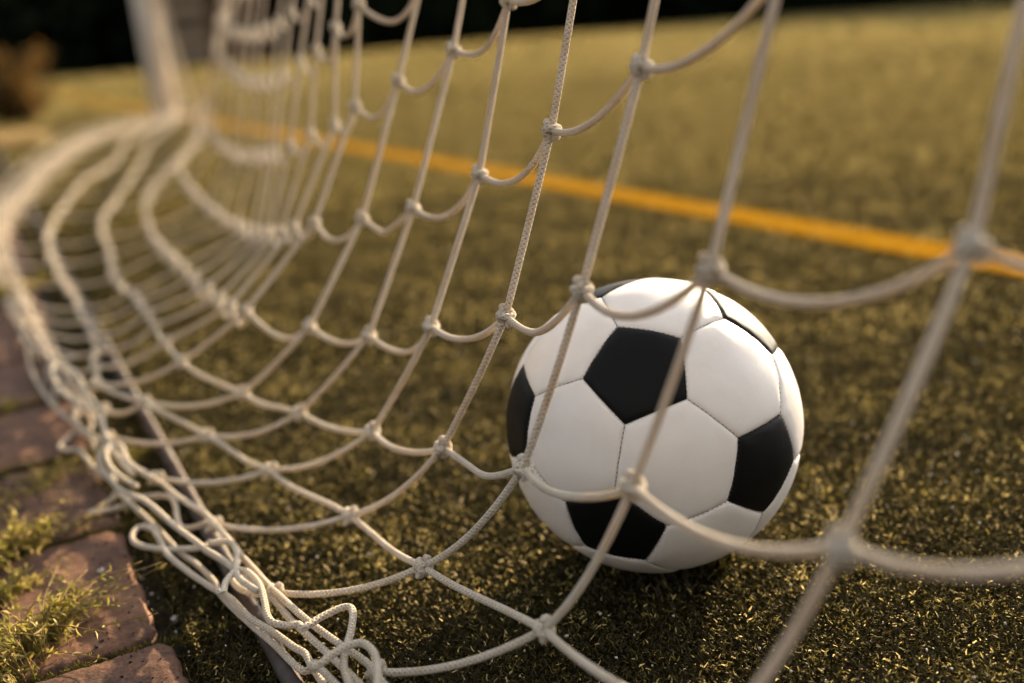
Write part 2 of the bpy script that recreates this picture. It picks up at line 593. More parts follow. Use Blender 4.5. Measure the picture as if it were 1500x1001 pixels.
# ------------------------------------------------------------------ ball
BALL_C = Vector((0.1008, 0.7013, 0.1103))
BALL_R = 0.1108
BALL_M = np.array([[-0.5379, 0.7952, -0.2799], [0.6392, 0.6012, 0.4796], [0.5497, 0.0791, -0.8316]])
ph = (1 + 5 ** .5) / 2
IV = []
for a in (-1, 1):
    for b_ in (-ph, ph):
        IV += [(0, a, b_), (a, b_, 0), (b_, 0, a)]
IV = np.array(IV, float)
nbr = [[j for j in range(12) if j != i and np.linalg.norm(IV[i] - IV[j]) < 2.01] for i in range(12)]


def tvert(i, j):
    p = (2 * IV[i] + IV[j]) / 3
    return BALL_M @ (p / np.linalg.norm(p))


def order(ps):
    c = sum(ps) / len(ps)
    c /= np.linalg.norm(c)
    x = ps[0] - c * (ps[0] @ c)
    x /= np.linalg.norm(x)
    y = np.cross(c, x)
    return sorted(ps, key=lambda p: math.atan2(p @ y, p @ x))


pents = [order([tvert(i, j) for j in nbr[i]]) for i in range(12)]
hexes = []
for i in range(12):
    for j in nbr[i]:
        for k in nbr[i]:
            if i < j < k and k in nbr[j]:
                hexes.append(order([tvert(a, b_) for a in (i, j, k) for b_ in (i, j, k) if a != b_]))


def panel(poly, name, mat, root, seed):
    n = len(poly)
    c = sum(poly)
    c /= np.linalg.norm(c)
    pl = []
    for k in range(n):
        q = np.cross(poly[k], poly[(k + 1) % n])
        q /= np.linalg.norm(q)
        pl.append(q if q @ c > 0 else -q)
    rings, per = 16, 12
    ss = [1 - (1 - t) ** 2.0 for t in np.linspace(0, 1, rings + 1)]
    V = [c]
    for s in ss[1:]:
        for k in range(n):
            for j in range(per):
                e_ = poly[k] * (1 - j / per) + poly[(k + 1) % n] * (j / per)
                V.append(c * (1 - s) + e_ * s)
    out = []
    for p in V:
        p = p / np.linalg.norm(p)
        d = max(0.0, min(p @ q for q in pl)) * BALL_R
        if d < 1e-5:                          # pull the hem a hair inside the seam
            p = p + (c - p) * .004
            p /= np.linalg.norm(p)
        wv = noise.noise(Vector(p * 16 + seed)) * .0010 * math.exp(-d / .006)
        pucker = .00035 * math.sin((p @ np.array((311., 173., 229.))) * 1.7) * math.exp(-d / .0022)
        puff = -.0019 * math.exp(-d / .0013) - .0008 * math.exp(-d / .010) + .0004 * noise.noise(Vector(p * 5 + seed))
        out.append(p * (BALL_R + puff + wv * .5 + pucker))
    m = n * per
    F = [(0, 1 + k, 1 + (k + 1) % m) for k in range(m)]
    for r in range(rings - 1):
        a0, a1 = 1 + r * m, 1 + (r + 1) * m
        F += [(a0 + k, a1 + k, a1 + (k + 1) % m, a0 + (k + 1) % m) for k in range(m)]
    a1 = 1 + (rings - 1) * m
    b0 = len(out)
    out += [p * (1 - .02) for p in out[a1:a1 + m]]
    F += [(a1 + k, b0 + k, b0 + (k + 1) % m, a1 + (k + 1) % m) for k in range(m)]
    mb = MB()
    mb.add(np.array(out) + np.array(BALL_C), F)
    return mb.build(name, mat, root)


ball = tag(empty('soccer_ball', (BALL_C.x, BALL_C.y, 0.0)), 'black and white leather soccer ball resting on the turf behind the net', 'ball')
for k, p in enumerate(hexes):
    panel(p, 'white_panel', M_WHITE, ball, k * 3.1)
for k, p in enumerate(pents):
    panel(p, 'black_panel', M_BLACK, ball, 90 + k * 2.7)
mb = MB()
seg = 48
V = [tuple(np.array(BALL_C) + .1073 * np.array((math.sin(a) * math.cos(b_), math.sin(a) * math.sin(b_), math.cos(a)))) for a in np.linspace(.01, math.pi - .01, 25) for b_ in np.arange(seg) * 2 * math.pi / seg]
F = [(i * seg + j, (i + 1) * seg + j, (i + 1) * seg + (j + 1) % seg, i * seg + (j + 1) % seg) for i in range(24) for j in range(seg)]
mb.add(V, F)
mb.build('lining', M_SEAM, ball)
mb = MB()
done = set()
for poly in hexes + pents:
    for k in range(len(poly)):
        a, b_ = poly[k], poly[(k + 1) % len(poly)]
        key = tuple(np.round((a + b_), 3))
        if key in done:
            continue
        done.add(key)
        ns = 13
        for s in range(ns):
            t = (s + .5 + RNG.normal(0, .06)) / ns
            p = a * (1 - t) + b_ * t
            p /= np.linalg.norm(p)
            T_ = (b_ - a) / np.linalg.norm(b_ - a)
            S_ = np.cross(p, T_)
            dirn = T_ * .8 + S_ * RNG.choice([-1, 1]) * RNG.uniform(.1, .6)
            dirn /= np.linalg.norm(dirn)
            c = np.array(BALL_C) + p * (BALL_R - .0017)
            ln = RNG.uniform(.0005, .0009)
            mb.tube([c - dirn * ln, c, c + dirn * ln], [.00012, .00032, .00012], 5)
mb.build('stitching', M_THREAD, ball)

# ------------------------------------------------------------------ goal frame
GL = 1.36
frame = tag(empty('soccer_goal', W(7.75, GL, 0)), 'white goal post with grey ground bar standing at the far end of the net', 'goal')
m = MB(); m.tube([W(7.75, GL - .08, -.03), W(7.75, GL - .08, 1.2), W(7.75, GL - .08, 2.5)], .09, 20); m.build('post', M_POST, frame)
m = MB(); m.tube([W(-.75, GL - .08, -.03), W(-.75, GL - .08, 1.2), W(-.75, GL - .08, 2.5)], .09, 20); m.build('post', M_POST, frame)
m = MB(); m.tube([W(-.69, GL - .08, 2.44), W(3.5, GL - .08, 2.44), W(7.69, GL - .08, 2.44)], .06, 20); m.build('crossbar', M_POST, frame)
m = MB(); m.tube([W(-.75, .111, .0075), W(3, .111, .0075), W(7.75, .111, .0075)], .0065, 12); m.build('ground_bar', M_PIPE, frame)
for uu in (-.75, 7.75):
    m = MB(); m.tube([W(uu, .124, .0075), W(uu, .7, .0075), W(uu, GL - .15, .0075)], .0065, 12); m.build('side_bar', M_PIPE, frame)

# knots of the net, millimetres along u, v, z: one list per row, one triple per column
TAB = [[[50,510,676],[150,450,675],[250,389,673],[360,385,678],[470,387,611],[580,388,570],[690,390,541],[800,400,471],[910,401,456],[1020,376,440],[1130,386,422],[1240,395,400],[1350,406,387],[1460,412,370],[1570,426,364],[1680,441,359],[1788,456,356],[1895,473,356],[2001,489,357],[2106,507,360],[2209,525,364],[2311,543,368],[2413,561,373],[2513,579,378],[2612,596,383],[2710,614,388],[2807,632,394],[2903,650,399],[2997,669,404],[3091,687,409],[3183,705,414],[3275,723,419],[3365,742,424],[3454,761,430],[3542,781,436],[3628,802,443],[3713,824,451],[3797,848,459],[3879,871,467],[3959,896,476],[4039,920,485],[4118,945,494],[4195,969,504],[4271,993,513],[4347,1016,522],[4421,1039,531],[4495,1061,540],[4568,1083,549],[4640,1103,558],[4711,1123,567],[4781,1142,575],[4850,1161,584],[4918,1179,593],[4985,1197,601],[5051,1215,610],[5116,1232,618],[5180,1249,626],[5243,1266,634],[5305,1282,642],[5366,1298,650],[5426,1314,658],[5485,1329,665],[5543,1345,673],[5600,1360,680]],[[50,499,559],[150,439,558],[250,379,556],[360,368,553],[470,370,498],[580,371,457],[690,372,424],[800,375,391],[910,366,366],[1020,359,341],[1130,371,317],[1240,374,300],[1350,377,280],[1460,385,265],[1570,401,254],[1680,418,244],[1790,434,233],[1900,448,222],[2010,460,212],[2121,476,207],[2230,492,203],[2340,508,200],[2450,526,198],[2559,544,195],[2668,561,191],[2777,579,188],[2886,597,185],[2994,615,182],[3103,634,179],[3211,654,177],[3319,675,175],[3426,696,173],[3534,717,172],[3641,739,170],[3748,761,169],[3855,782,168],[3962,804,167],[4068,826,166],[4175,848,165],[4281,870,164],[4387,892,163],[4494,913,163],[4600,934,162],[4706,955,161],[4812,976,161],[4917,997,161],[5023,1017,160],[5129,1038,160],[5234,1058,160],[5339,1078,160],[5445,1099,160],[5550,1119,160],[5655,1139,160],[5759,1159,160],[5864,1180,160],[5968,1200,160],[6073,1220,160],[6177,1240,160],[6281,1260,160],[6385,1280,160],[6489,1300,160],[6593,1320,160],[6697,1340,160],[6800,1360,160]],[[50,478,436],[150,418,434],[250,358,433],[360,335,421],[470,334,378],[580,338,338],[690,336,300],[800,323,263],[910,314,242],[1020,299,227],[1130,307,207],[1239,319,187],[1349,333,169],[1459,348,153],[1568,361,140],[1679,373,127],[1789,383,116],[1899,394,107],[2010,404,102],[2121,413,98],[2231,423,96],[2342,432,95],[2452,443,94],[2562,455,93],[2672,467,94],[2781,479,96],[2891,492,98],[3000,507,99],[3109,525,99],[3217,544,98],[3325,565,96],[3432,588,93],[3539,612,90],[3645,638,88],[3751,665,88],[3856,695,88],[3961,727,88],[4065,759,89],[4169,790,90],[4274,819,90],[4380,845,90],[4486,869,89],[4592,892,88],[4698,914,87],[4804,935,86],[4910,955,85],[5017,976,83],[5123,996,82],[5229,1016,81],[5334,1037,80],[5440,1058,80],[5545,1079,80],[5650,1101,80],[5756,1123,81],[5860,1144,81],[5965,1166,82],[6070,1188,83],[6175,1210,84],[6279,1231,85],[6384,1253,86],[6488,1275,87],[6592,1297,88],[6696,1318,89],[6800,1340,90]],[[50,450,313],[150,390,311],[250,329,310],[360,291,289],[470,287,259],[580,293,219],[690,283,189],[800,269,159],[910,248,147],[1020,214,147],[1130,221,130],[1241,232,116],[1352,238,107],[1463,243,102],[1575,247,98],[1686,252,93],[1797,258,87],[1908,264,79],[2018,272,70],[2129,282,63],[2239,295,59],[2349,308,58],[2459,322,58],[2568,337,58],[2677,354,59],[2786,373,60],[2894,395,61],[3001,423,63],[3107,454,64],[3213,483,65],[3319,511,64],[3425,538,63],[3531,566,61],[3637,595,59],[3742,626,57],[3847,657,55],[3952,687,53],[4057,717,52],[4163,745,50],[4268,772,50],[4374,798,50],[4480,823,51],[4586,848,51],[4692,873,52],[4798,897,53],[4903,921,54],[5009,944,55],[5115,968,56],[5220,991,57],[5326,1013,58],[5432,1036,59],[5537,1058,60],[5643,1079,61],[5748,1100,62],[5854,1121,63],[5959,1141,64],[6065,1161,64],[6170,1181,65],[6275,1201,66],[6380,1221,67],[6485,1240,68],[6590,1260,68],[6695,1280,69],[6800,1300,70]],[[36,387,288],[140,322,247],[244,257,207],[390,262,174],[502,257,145],[631,258,114],[751,245,91],[874,217,77],[986,190,71],[1103,152,83],[1215,154,79],[1327,160,73],[1438,167,67],[1549,172,60],[1660,173,52],[1771,172,43],[1882,177,40],[1992,185,40],[2103,193,42],[2213,203,44],[2323,212,45],[2433,218,43],[2543,227,41],[2651,244,40],[2758,268,40],[2865,293,40],[2972,318,40],[3078,341,40],[3185,364,40],[3292,388,40],[3398,411,40],[3504,434,39],[3611,457,39],[3717,479,39],[3823,502,39],[3928,525,40],[4034,547,40],[4140,568,41],[4245,588,42],[4351,608,43],[4457,628,44],[4562,649,46],[4667,671,47],[4771,694,48],[4875,719,49],[4978,745,50],[5081,771,51],[5184,799,51],[5286,827,52],[5389,855,52],[5491,884,53],[5592,912,54],[5694,941,54],[5795,970,55],[5896,1000,55],[5997,1029,56],[6098,1058,56],[6199,1087,57],[6299,1116,57],[6400,1145,58],[6500,1174,58],[6600,1203,59],[6700,1232,59],[6800,1260,60]],[[86,362,177],[190,297,136],[295,232,95],[449,235,67],[577,212,56],[716,206,39],[842,175,42],[970,145,41],[1074,103,57],[1190,67,53],[1301,77,42],[1411,90,32],[1523,96,27],[1634,97,26],[1746,98,25],[1857,98,25],[1968,96,26],[2079,95,27],[2190,96,29],[2301,98,31],[2411,103,34],[2521,112,35],[2631,125,35],[2740,139,35],[2849,155,35],[2958,173,35],[3066,192,35],[3174,211,36],[3282,231,37],[3389,252,38],[3496,275,39],[3603,301,40],[3707,332,41],[3809,370,42],[3912,407,44],[4016,438,44],[4121,465,45],[4227,487,46],[4334,506,46],[4441,524,47],[4547,542,47],[4654,560,48],[4760,579,48],[4865,600,48],[4971,623,49],[5075,648,49],[5179,675,50],[5283,703,50],[5385,733,51],[5488,763,52],[5590,795,52],[5692,827,53],[5793,859,53],[5895,892,54],[5996,925,55],[6097,958,55],[6198,991,56],[6298,1024,56],[6399,1057,57],[6499,1090,58],[6599,1123,58],[6700,1156,59],[6800,1188,59],[6900,1220,60]],[[94,254,162],[240,217,96],[386,180,30],[519,152,30],[651,124,30],[789,111,30],[921,86,30],[1060,59,33],[1162,67,30],[1273,57,30],[1384,45,30],[1496,38,30],[1608,34,30],[1720,32,30],[1831,29,30],[1943,25,30],[2055,21,30],[2166,20,30],[2278,20,30],[2390,21,31],[2501,22,32],[2613,23,32],[2724,25,33],[2835,26,34],[2947,29,35],[3058,31,35],[3169,32,36],[3281,32,36],[3392,33,37],[3503,37,37],[3614,43,38],[3725,52,39],[3835,64,40],[3945,78,42],[4055,93,44],[4165,109,46],[4274,125,48],[4384,143,50],[4493,162,52],[4602,181,54],[4711,201,56],[4819,223,58],[4928,245,59],[5036,268,60],[5144,292,62],[5252,316,63],[5359,341,64],[5467,366,65],[5574,392,65],[5681,419,66],[5788,447,67],[5894,476,68],[6000,505,68],[6106,537,69],[6211,570,70],[6315,606,70],[6418,645,70],[6519,689,71],[6618,736,71],[6715,788,71],[6811,841,70],[6907,896,70],[7003,949,70],[7100,1000,70]]]
# slack cords heaped on the ground, millimetres
BUNDLE = [[[468,154,34],[501,150,34],[526,149,34],[553,142,34],[595,132,34],[650,123,34],[688,119,34],[715,116,34],[735,115,34],[768,112,34],[785,110,34],[806,108,34],[855,95,34],[908,85,34],[978,65,34],[1042,59,34]],[[474,143,30],[515,139,30],[537,136,30],[556,133,30],[585,128,30],[603,125,30],[609,124,30],[643,121,30],[666,114,30],[696,109,30],[712,106,30],[748,95,30]],[[578,117,45],[575,122,45],[570,124,45],[575,137,45],[578,151,45],[575,157,45],[566,156,45],[548,148,45],[535,141,45],[516,132,45],[491,128,45]],[[512,114,52],[517,115,52],[515,118,52],[520,127,52],[523,139,52],[520,147,52],[507,149,52],[490,145,52],[473,138,52]],[[558,122,22],[567,123,22],[577,123,22],[588,119,22],[614,112,22],[641,103,22],[672,98,22],[691,93,22],[700,89,22],[738,78,22],[775,70,22],[800,69,22],[829,67,22],[841,58,22],[827,50,22],[808,52,22],[786,69,22],[770,96,22],[775,104,22]],[[515,126,16],[550,125,16],[564,124,16],[570,117,16],[610,110,16],[638,104,16],[669,98,16],[697,94,16],[718,94,16],[755,88,16],[786,80,16],[840,72,16],[886,64,16],[916,58,16],[954,53,16],[1003,54,16]],[[495,133,26],[529,128,26],[544,126,26],[554,123,26]],[[660,87,40],[656,90,40],[670,96,40],[679,105,40],[674,112,40],[650,115,40],[626,112,40],[607,109,40],[595,110,40],[585,118,40]],[[760,120,20],[742,119,20],[724,112,20],[710,106,20],[690,107,20],[674,116,20],[672,126,20]],[[737,98,40],[728,112,40],[705,112,40],[684,106,40],[667,105,40],[643,111,40]],[[800,111,28],[799,93,28],[809,87,28],[828,88,28],[853,91,28],[876,89,28],[888,72,28],[890,58,28]],[[685,106,38],[708,101,38],[731,94,38],[746,91,38],[793,80,38],[851,69,38],[898,52,38],[951,45,38],[993,46,38],[1023,57,38]],[[963,55,12],[937,43,12],[922,24,12],[918,35,12],[920,57,12],[940,63,12]],[[882,82,44],[913,73,44],[944,67,44],[987,67,44],[999,59,44],[972,51,44],[932,52,44],[902,58,44],[879,65,44]],[[1070,58,20],[1106,49,20],[1179,33,20],[1244,21,20],[1336,12,20],[1437,7,20],[1598,9,20],[1885,9,20],[2112,-3,20],[2375,-33,20]],[[1048,61,36],[1097,59,36],[1164,54,36],[1228,52,36],[1323,45,36],[1406,32,36],[1536,27,36],[1763,23,36],[1958,14,36],[2174,-15,36]],[[1101,63,48],[1167,55,48],[1225,55,48],[1277,51,48],[1337,40,48],[1297,28,48],[1210,31,48],[1150,42,48],[1113,54,48]],[[1121,52,14],[1151,34,14],[1131,22,14],[1113,15,14],[1098,22,14],[1090,32,14],[1056,37,14],[1018,42,14],[992,50,14]],[[1124,65,42],[1066,59,42],[1020,59,42],[962,61,42],[912,67,42]],[[1413,64,30],[1419,44,30],[1457,28,30],[1525,20,30],[1698,9,30],[1876,-2,30]]]

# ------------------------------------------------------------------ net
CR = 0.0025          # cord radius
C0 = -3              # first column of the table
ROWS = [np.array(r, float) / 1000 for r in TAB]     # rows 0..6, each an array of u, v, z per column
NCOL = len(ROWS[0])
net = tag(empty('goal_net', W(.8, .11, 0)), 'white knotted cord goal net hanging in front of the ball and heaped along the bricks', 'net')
UP = 17
node = {}
for c in range(NCOL):
    for r in range(7):
        node[c, r] = ROWS[r][c]
    p0, d = ROWS[0][c], ROWS[0][c] - ROWS[1][c]
    d = d / (np.linalg.norm(d) + 1e-9)
    d = d * .6 + np.array((0, .12, .4))
    top = np.array((p0[0] + (p0[0] - 2.5) * .04, GL - .12, 2.39))
    p1 = p0 + d * .7
    for k in range(1, UP + 1):
        s = (k / UP) ** 1.0
        q = (1 - s) ** 2 * p0 + 2 * s * (1 - s) * p1 + s * s * top
        node[c, -k] = q


def lerp_sag(a, b_, sag, n, zmin=.006):
    s = np.linspace(0, 1, n + 1)[:-1]
    P = a[None] * (1 - s)[:, None] + b_[None] * s[:, None]
    P[:, 2] = np.maximum(P[:, 2] - sag * 4 * s * (1 - s), np.minimum(P[:, 2], zmin))
    return P


rs = np.random.default_rng(3)
for c in range(NCOL):
    if (c > 14 and c % 2) or (c > 20 and c % 4):
        continue
    P = []
    near = c < 14
    for r in range(-UP, 6):
        a, b_ = node[c, r], node[c, r + 1]
        sg = {4: .010, 5: .009, 3: .003}.get(r, .0006)
        P.append(lerp_sag(a, b_, sg, (8 if near else 4) if r >= 0 else 2))
    P.append(node[c, 6][None])
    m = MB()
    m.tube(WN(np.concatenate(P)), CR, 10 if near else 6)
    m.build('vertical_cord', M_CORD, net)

SAG = {0: .018, 1: .018, 2: .0175, 3: .0165, 4: .011, 5: .003, 6: .004}
for r in range(-UP, 7):
    P = []
    start = 8 if r == 6 else 0
    if r < -2 and r % 2:
        continue
    for c in range(start, NCOL - 1):
        a, b_ = node[c, r], node[c + 1, r]
        base = SAG.get(r, .018) * (1.0 if c < 8 or r > 3 else 1.25)
        if r == 4:
            base = max(.004, .013 - .0018 * max(0, c - 3))
        sg = base * rs.uniform(.75, 1.2)
        q = lerp_sag(a, b_, sg, 12 if (r >= 0 and c < 16) else 6 if r >= 0 else 4)
        # the cord leaves a knot a little to one side and swings
        if r >= 0 and c < 24:
            s = np.linspace(0, 1, len(q) + 1)[:-1]
            q[:, 1] += rs.normal(0, .002) * np.sin(s * math.pi) + rs.normal(0, .0012) * np.sin(s * 2 * math.pi)
        P.append(q)
    P.append(node[NCOL - 1, r][None])
    m = MB()
    m.tube(WN(np.concatenate(P)), CR, 10 if r >= -1 else 6)
    if 2 <= r <= 5:
        # towards the far corner the meshes are bunched: slack turns of cord ride along the row
        for q in range(3):
            Q = np.concatenate(P[10 + q * 2:])[::3].copy()
            k = np.arange(len(Q))
            w = np.clip(k / 14, 0, 1)
            ph1, ph2 = rs.uniform(0, 6, 2)
            Q[:, 1] += w * (.0045 * np.sin(k * .9 + ph1) + rs.normal(0, .0012, len(Q)))
            Q[:, 2] = np.maximum(.006, Q[:, 2] + w * (.0055 * np.cos(k * .9 + ph1) + .003 * np.sin(k * .33 + ph2)))
            m.tube(WN(spline(Q, 2)), CR, 6)
    m.build('horizontal_cord', M_CORD, net)


def knot_mesh(mb, p, ax, hz, sc, seed):
    """a hitch: the cross cord wraps one and a half turns round the upright and locks over itself"""
    g = np.random.default_rng(seed)
    ax = ax / np.linalg.norm(ax)
    hz = hz - ax * (hz @ ax)
    hz /= np.linalg.norm(hz) + 1e-9
    w = np.cross(ax, hz)
    rho = CR * 1.6 * sc
    t = np.linspace(0, 1, 26)
    th = t * 2 * math.pi * 1.6 + g.uniform(0, .6) + math.pi
    al = (t - .5) * CR * 3.4 * sc
    P = p + np.cos(th)[:, None] * hz * rho * 1.15 + np.sin(th)[:, None] * w * rho + al[:, None] * ax
    mb.tube(P, CR * 1.02, 8)
    t = np.linspace(0, 1, 14)
    th = t * 2 * math.pi * .9 + g.uniform(0, 1)
    q = p + hz * CR * g.uniform(-1.2, 1.2)
    P = q + np.cos(th)[:, None] * ax * rho * 1.05 + np.sin(th)[:, None] * w * rho * 1.0 + ((t - .5) * CR * 2.2)[:, None] * hz
    mb.tube(P, CR * .98, 8)


lst = []
CAMP = np.array((0, 0, .4016))
for c in range(NCOL):
    for r in range(-UP + 1, 7):
        if r == 6 and c > 8:
            continue
        if r < -2 and (r % 2 or (c > 14 and c % 2)):
            continue
        p = WN(node[c, r][None])[0]
        ax = WN((node[c, r - 1] - node[c, min(6, r + 1)])[None])[0]
        c2 = min(NCOL - 1, c + 1)
        hz = WN((node[c2, r] - node[c2 - 1, r])[None])[0]
        vis = 0 if (r >= 0 and 1 <= c < 18) else 5 if r >= -1 else 20
        lst.append((vis + np.linalg.norm(p - CAMP), p, ax, hz, c * 100 + r))
lst.sort(key=lambda x: x[0])
for dd, p, ax, hz, sd in lst[:98]:
    m = MB(); knot_mesh(m, p, ax, hz, 1.08, sd + 5000); m.build('knot', M_CORD, net)
m = MB()
for dd, p, ax, hz, sd in lst[98:]:
    knot_mesh(m, p, ax, hz, 1.08, sd + 5000)
tag(m.build('knot', M_CORD, net), kind='stuff')

for b_ in BUNDLE:
    P = np.array(b_, float) / 1000
    m = MB()
    m.tube(WN(spline(P, 7)), CR * 1.0, 10)
    m.build('slack_cord', M_CORD, net)
# slack net heaped along the foot of the far end, swinging round to the post
path = spline([(1.05, .055, 0), (1.5, .03, 0), (2.2, .0, 0), (2.75, .005, 0), (3.37, .08, 0), (4.27, .215, 0), (5.1, .38, 0), (5.85, .56, 0), (6.55, .88, 0), (7.0, 1.13, 0), (7.45, 1.30, 0)], 30)
for k in range(24):
    g = np.random.default_rng(50 + k)
    off = g.normal(0, .010 if k < 9 else .020)
    h0 = abs(g.normal(.022, .016))
    i0 = int(g.uniform(0, 40)) if k < 6 else int(g.uniform(40, 110))
    s = np.arange(len(path) - i0)
    f1, f2 = g.uniform(.25, .6), g.uniform(.7, 1.4)
    Q = path[i0:].copy()
    amp = np.clip(s / 60, .3, 1) * .022
    Q[:, 1] += off * np.clip(s / 50 + .4, 0, 1.6) + amp * np.sin(s * f1 + k) * .6 + .006 * np.sin(s * f2)
    Q[:, 2] = np.maximum(.006, h0 * np.clip(s / 40 + .6, 0, 1.0) + .012 * np.sin(s * f2 * .7 + k))
    m = MB()
    m.tube(WN(spline(Q, 2)), CR, 6)
    m.build('slack_cord', M_CORD, net)
# gathered edge of the net drawn up the far post
for k in range(34):
    g = np.random.default_rng(80 + k)
    if k < 10:
        Q = [(7.60 + g.normal(0, .03), GL + .09 + g.normal(0, .02), .02), (7.62 + g.normal(0, .02), GL + .06 + g.normal(0, .015), .3), (7.64, GL + .03 + g.normal(0, .012), .6),
             (7.65 + g.normal(0, .01), GL - .02 + g.normal(0, .012), 1.1), (7.65, GL - .05, 2.4)]
    else:
        w = g.uniform(-1, 1)
        Q = [(7.52 + g.normal(0, .05), GL - .09 + w * .15, .02), (7.60 + g.normal(0, .02), GL - .085 + w * .10, .15), (7.655, GL - .08 + w * .075 + g.normal(0, .01), .45),
             (7.66 + g.normal(0, .006), GL - .08 + w * .07 + g.normal(0, .012), 1.1), (7.66, GL - .08 + w * .06, 2.4)]
    m = MB(); m.tube(WN(spline(Q, 10)), CR, 6); m.build('edge_cord', M_CORD, net)

# ------------------------------------------------------------------ weeds, pebbles, shrub
def leaf_quads(P, D, L, w, up=None):
    """small pointed leaves: two quads bent along the midrib"""
    P, D = np.asarray(P), np.asarray(D)
    D = D / (np.linalg.norm(D, axis=1)[:, None] + 1e-9)
    r = RNG.normal(0, 1, P.shape)
    S = np.cross(D, r)
    S /= np.linalg.norm(S, axis=1)[:, None] + 1e-9
    L, w = np.asarray(L)[:, None], np.asarray(w)[:, None]
    Nn = np.cross(S, D)
    p0, p1, p2 = P, P + D * L * .5 + Nn * L * .06, P + D * L - Nn * L * .08
    V = np.stack([p0 - S * w * .18, p0 + S * w * .18, p1 - S * w * .5, p1 + S * w * .5, p2 - S * w * .06, p2 + S * w * .06], 1).reshape(-1, 3)
    k = len(P)
    b = np.arange(k)[:, None] * 6
    F = np.concatenate([b + np.array([[0, 1, 3, 2]]), b + np.array([[2, 3, 5, 4]])])
    return V, F


def weed(name, label, cat, u, v, n, h, spread, leafL, mat, stem_mat, seed, group=None, droop=.5, perstem=16, z0=.0):
    """a small plant: thin bent stems, each set with pointed leaves"""
    g = np.random.default_rng(seed)
    root = tag(empty(name, W(u, v, z0)), label, cat, group)
    st = MB()
    LP, LD, LL, LW, LT = [], [], [], [], []
    for k in range(n):
        a = g.uniform(0, 2 * math.pi)
        rad = spread * math.sqrt(g.uniform(0, 1))
        b0 = np.array(W(u + rad * math.cos(a) * .5, v + rad * math.sin(a) * .5, z0 - .004))
        lean = np.array((math.cos(a + g.normal(0, .5)), math.sin(a + g.normal(0, .5)), 0)) * g.uniform(.1, 1) * spread
        hh = h * g.uniform(.45, 1.05)
        Q = spline([b0, b0 + lean * .25 + np.array((0, 0, hh * .45)), b0 + lean * .7 + np.array((0, 0, hh * .85)), b0 + lean * (1 + droop) + np.array((0, 0, hh * (1 - .15 * droop)))], 6)
        st.tube(Q, np.linspace(.0006, .0003, len(Q)), 5)
        base_t = g.uniform(0, .5)
        for j in range(perstem):
            i = int(g.uniform(.2, 1) * (len(Q) - 1))
            dr = Q[min(i + 1, len(Q) - 1)] - Q[max(i - 1, 0)]
            dr /= np.linalg.norm(dr) + 1e-9
            LP.append(Q[i]); LD.append(dr * .7 + g.normal(0, .6, 3))
            LL.append(leafL * g.uniform(.5, 1.2)); LW.append(leafL * g.uniform(.14, .3))
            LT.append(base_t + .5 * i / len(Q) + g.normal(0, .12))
    st.build('stem', stem_mat, root)
    V, F = leaf_quads(LP, LD, LL, LW)
    link('leaves', fast_mesh('leaves', V, F, mat, np.repeat(np.clip(LT, 0, 1), 6)), root)
    return root


G1 = 'weeds growing along the bricks'
weed('weed', 'bushy yellow-green weed filling the lower left corner beside the bricks', 'weed', .705, -.046, 150, .046, .060, .0075, M_LEAF, M_STRAW, 1, G1, perstem=20)
weed('weed', 'slender upright weed sprig with pale leaves leaning over the crumb-strewn brick', 'weed', .765, -.022, 4, .040, .026, .0065, M_LEAF, M_STRAW, 2, G1, perstem=30)
weed('weed', 'dense low weed with bright leaf tips at the left edge above the sprig', 'weed', .880, -.046, 110, .040, .046, .0075, M_LEAF, M_STRAW, 3, G1, perstem=20)
weed('weed', 'small spiky weed tuft on the brick just below the leaning sprig', 'weed', .735, -.018, 9, .020, .022, .0075, M_LEAF, M_STRAW, 4, G1, perstem=14)
weed('weed', 'dry straw-coloured tuft in the joint between two bricks', 'weed', .905, .002, 26, .020, .030, .006, M_STRAW, M_STRAW, 5, G1)
weed('weed', 'golden blurred weed clump farther back along the left edge', 'weed', 1.98, .0, 30, .05, .06, .012, M_LEAF, M_STRAW, 6, G1)
weed('weed', 'mossy olive weed mat on the third brick at the left edge', 'weed', 1.03, -.025, 130, .022, .07, .0055, M_LEAF, M_STRAW, 7, G1)
weed('weed', 'little green weed poking up between the net heap and the ground bar', 'weed', 1.06, .085, 12, .016, .02, .006, M_LEAF, M_STRAW, 8, G1)
weed('weed', 'dead branching straw lying at the bottom edge on the brick corner', 'weed', .665, -.022, 12, .016, .034, .008, M_STRAW, M_STRAW, 9, G1, droop=1.2, perstem=6)
weed('weed', 'orange-lit weed tuft beside the shaded bricks, halfway up the left edge', 'weed', 1.30, -.035, 34, .026, .04, .007, M_LEAF, M_STRAW, 10, G1)
weed('weed', 'low green weed spilling onto the brick between the corner weed and the sprig', 'weed', .80, -.05, 60, .030, .034, .007, M_LEAF, M_STRAW, 11, G1)
# moss creeping over the joints
def moss(n, f):
    uv = f(n)
    return blades(len(uv), lambda q: uv, (.003, .007), (.0008, .0016), (.1, 1.0), lambda a, k: RNG.beta(2, 3, k), .0)
def moss_at(n):
    c = [(.90, -.03, .05, .02), (1.04, -.03, .06, .03), (.668, -.01, .004, .04), (.878, 0, .004, .04), (1.089, 0, .005, .04), (1.3, 0, .005, .04), (1.2, -.055, .15, .012), (.80, -.062, .2, .012), (1.6, -.06, .3, .015), (1.02, .05, .05, .012)]
    out = []
    for (u_, v_, su, sv) in c:
        out.append(np.c_[RNG.normal(u_, su, n // 10), RNG.normal(v_, sv, n // 10)])
    return np.concatenate(out)
V, F, T = moss(20000, moss_at)
V[:, 2] += .006
tag(link('moss', fast_mesh('moss', V, F, M_MOSS, T)), 'low olive moss spreading over the brick joints and soil', kind='stuff')

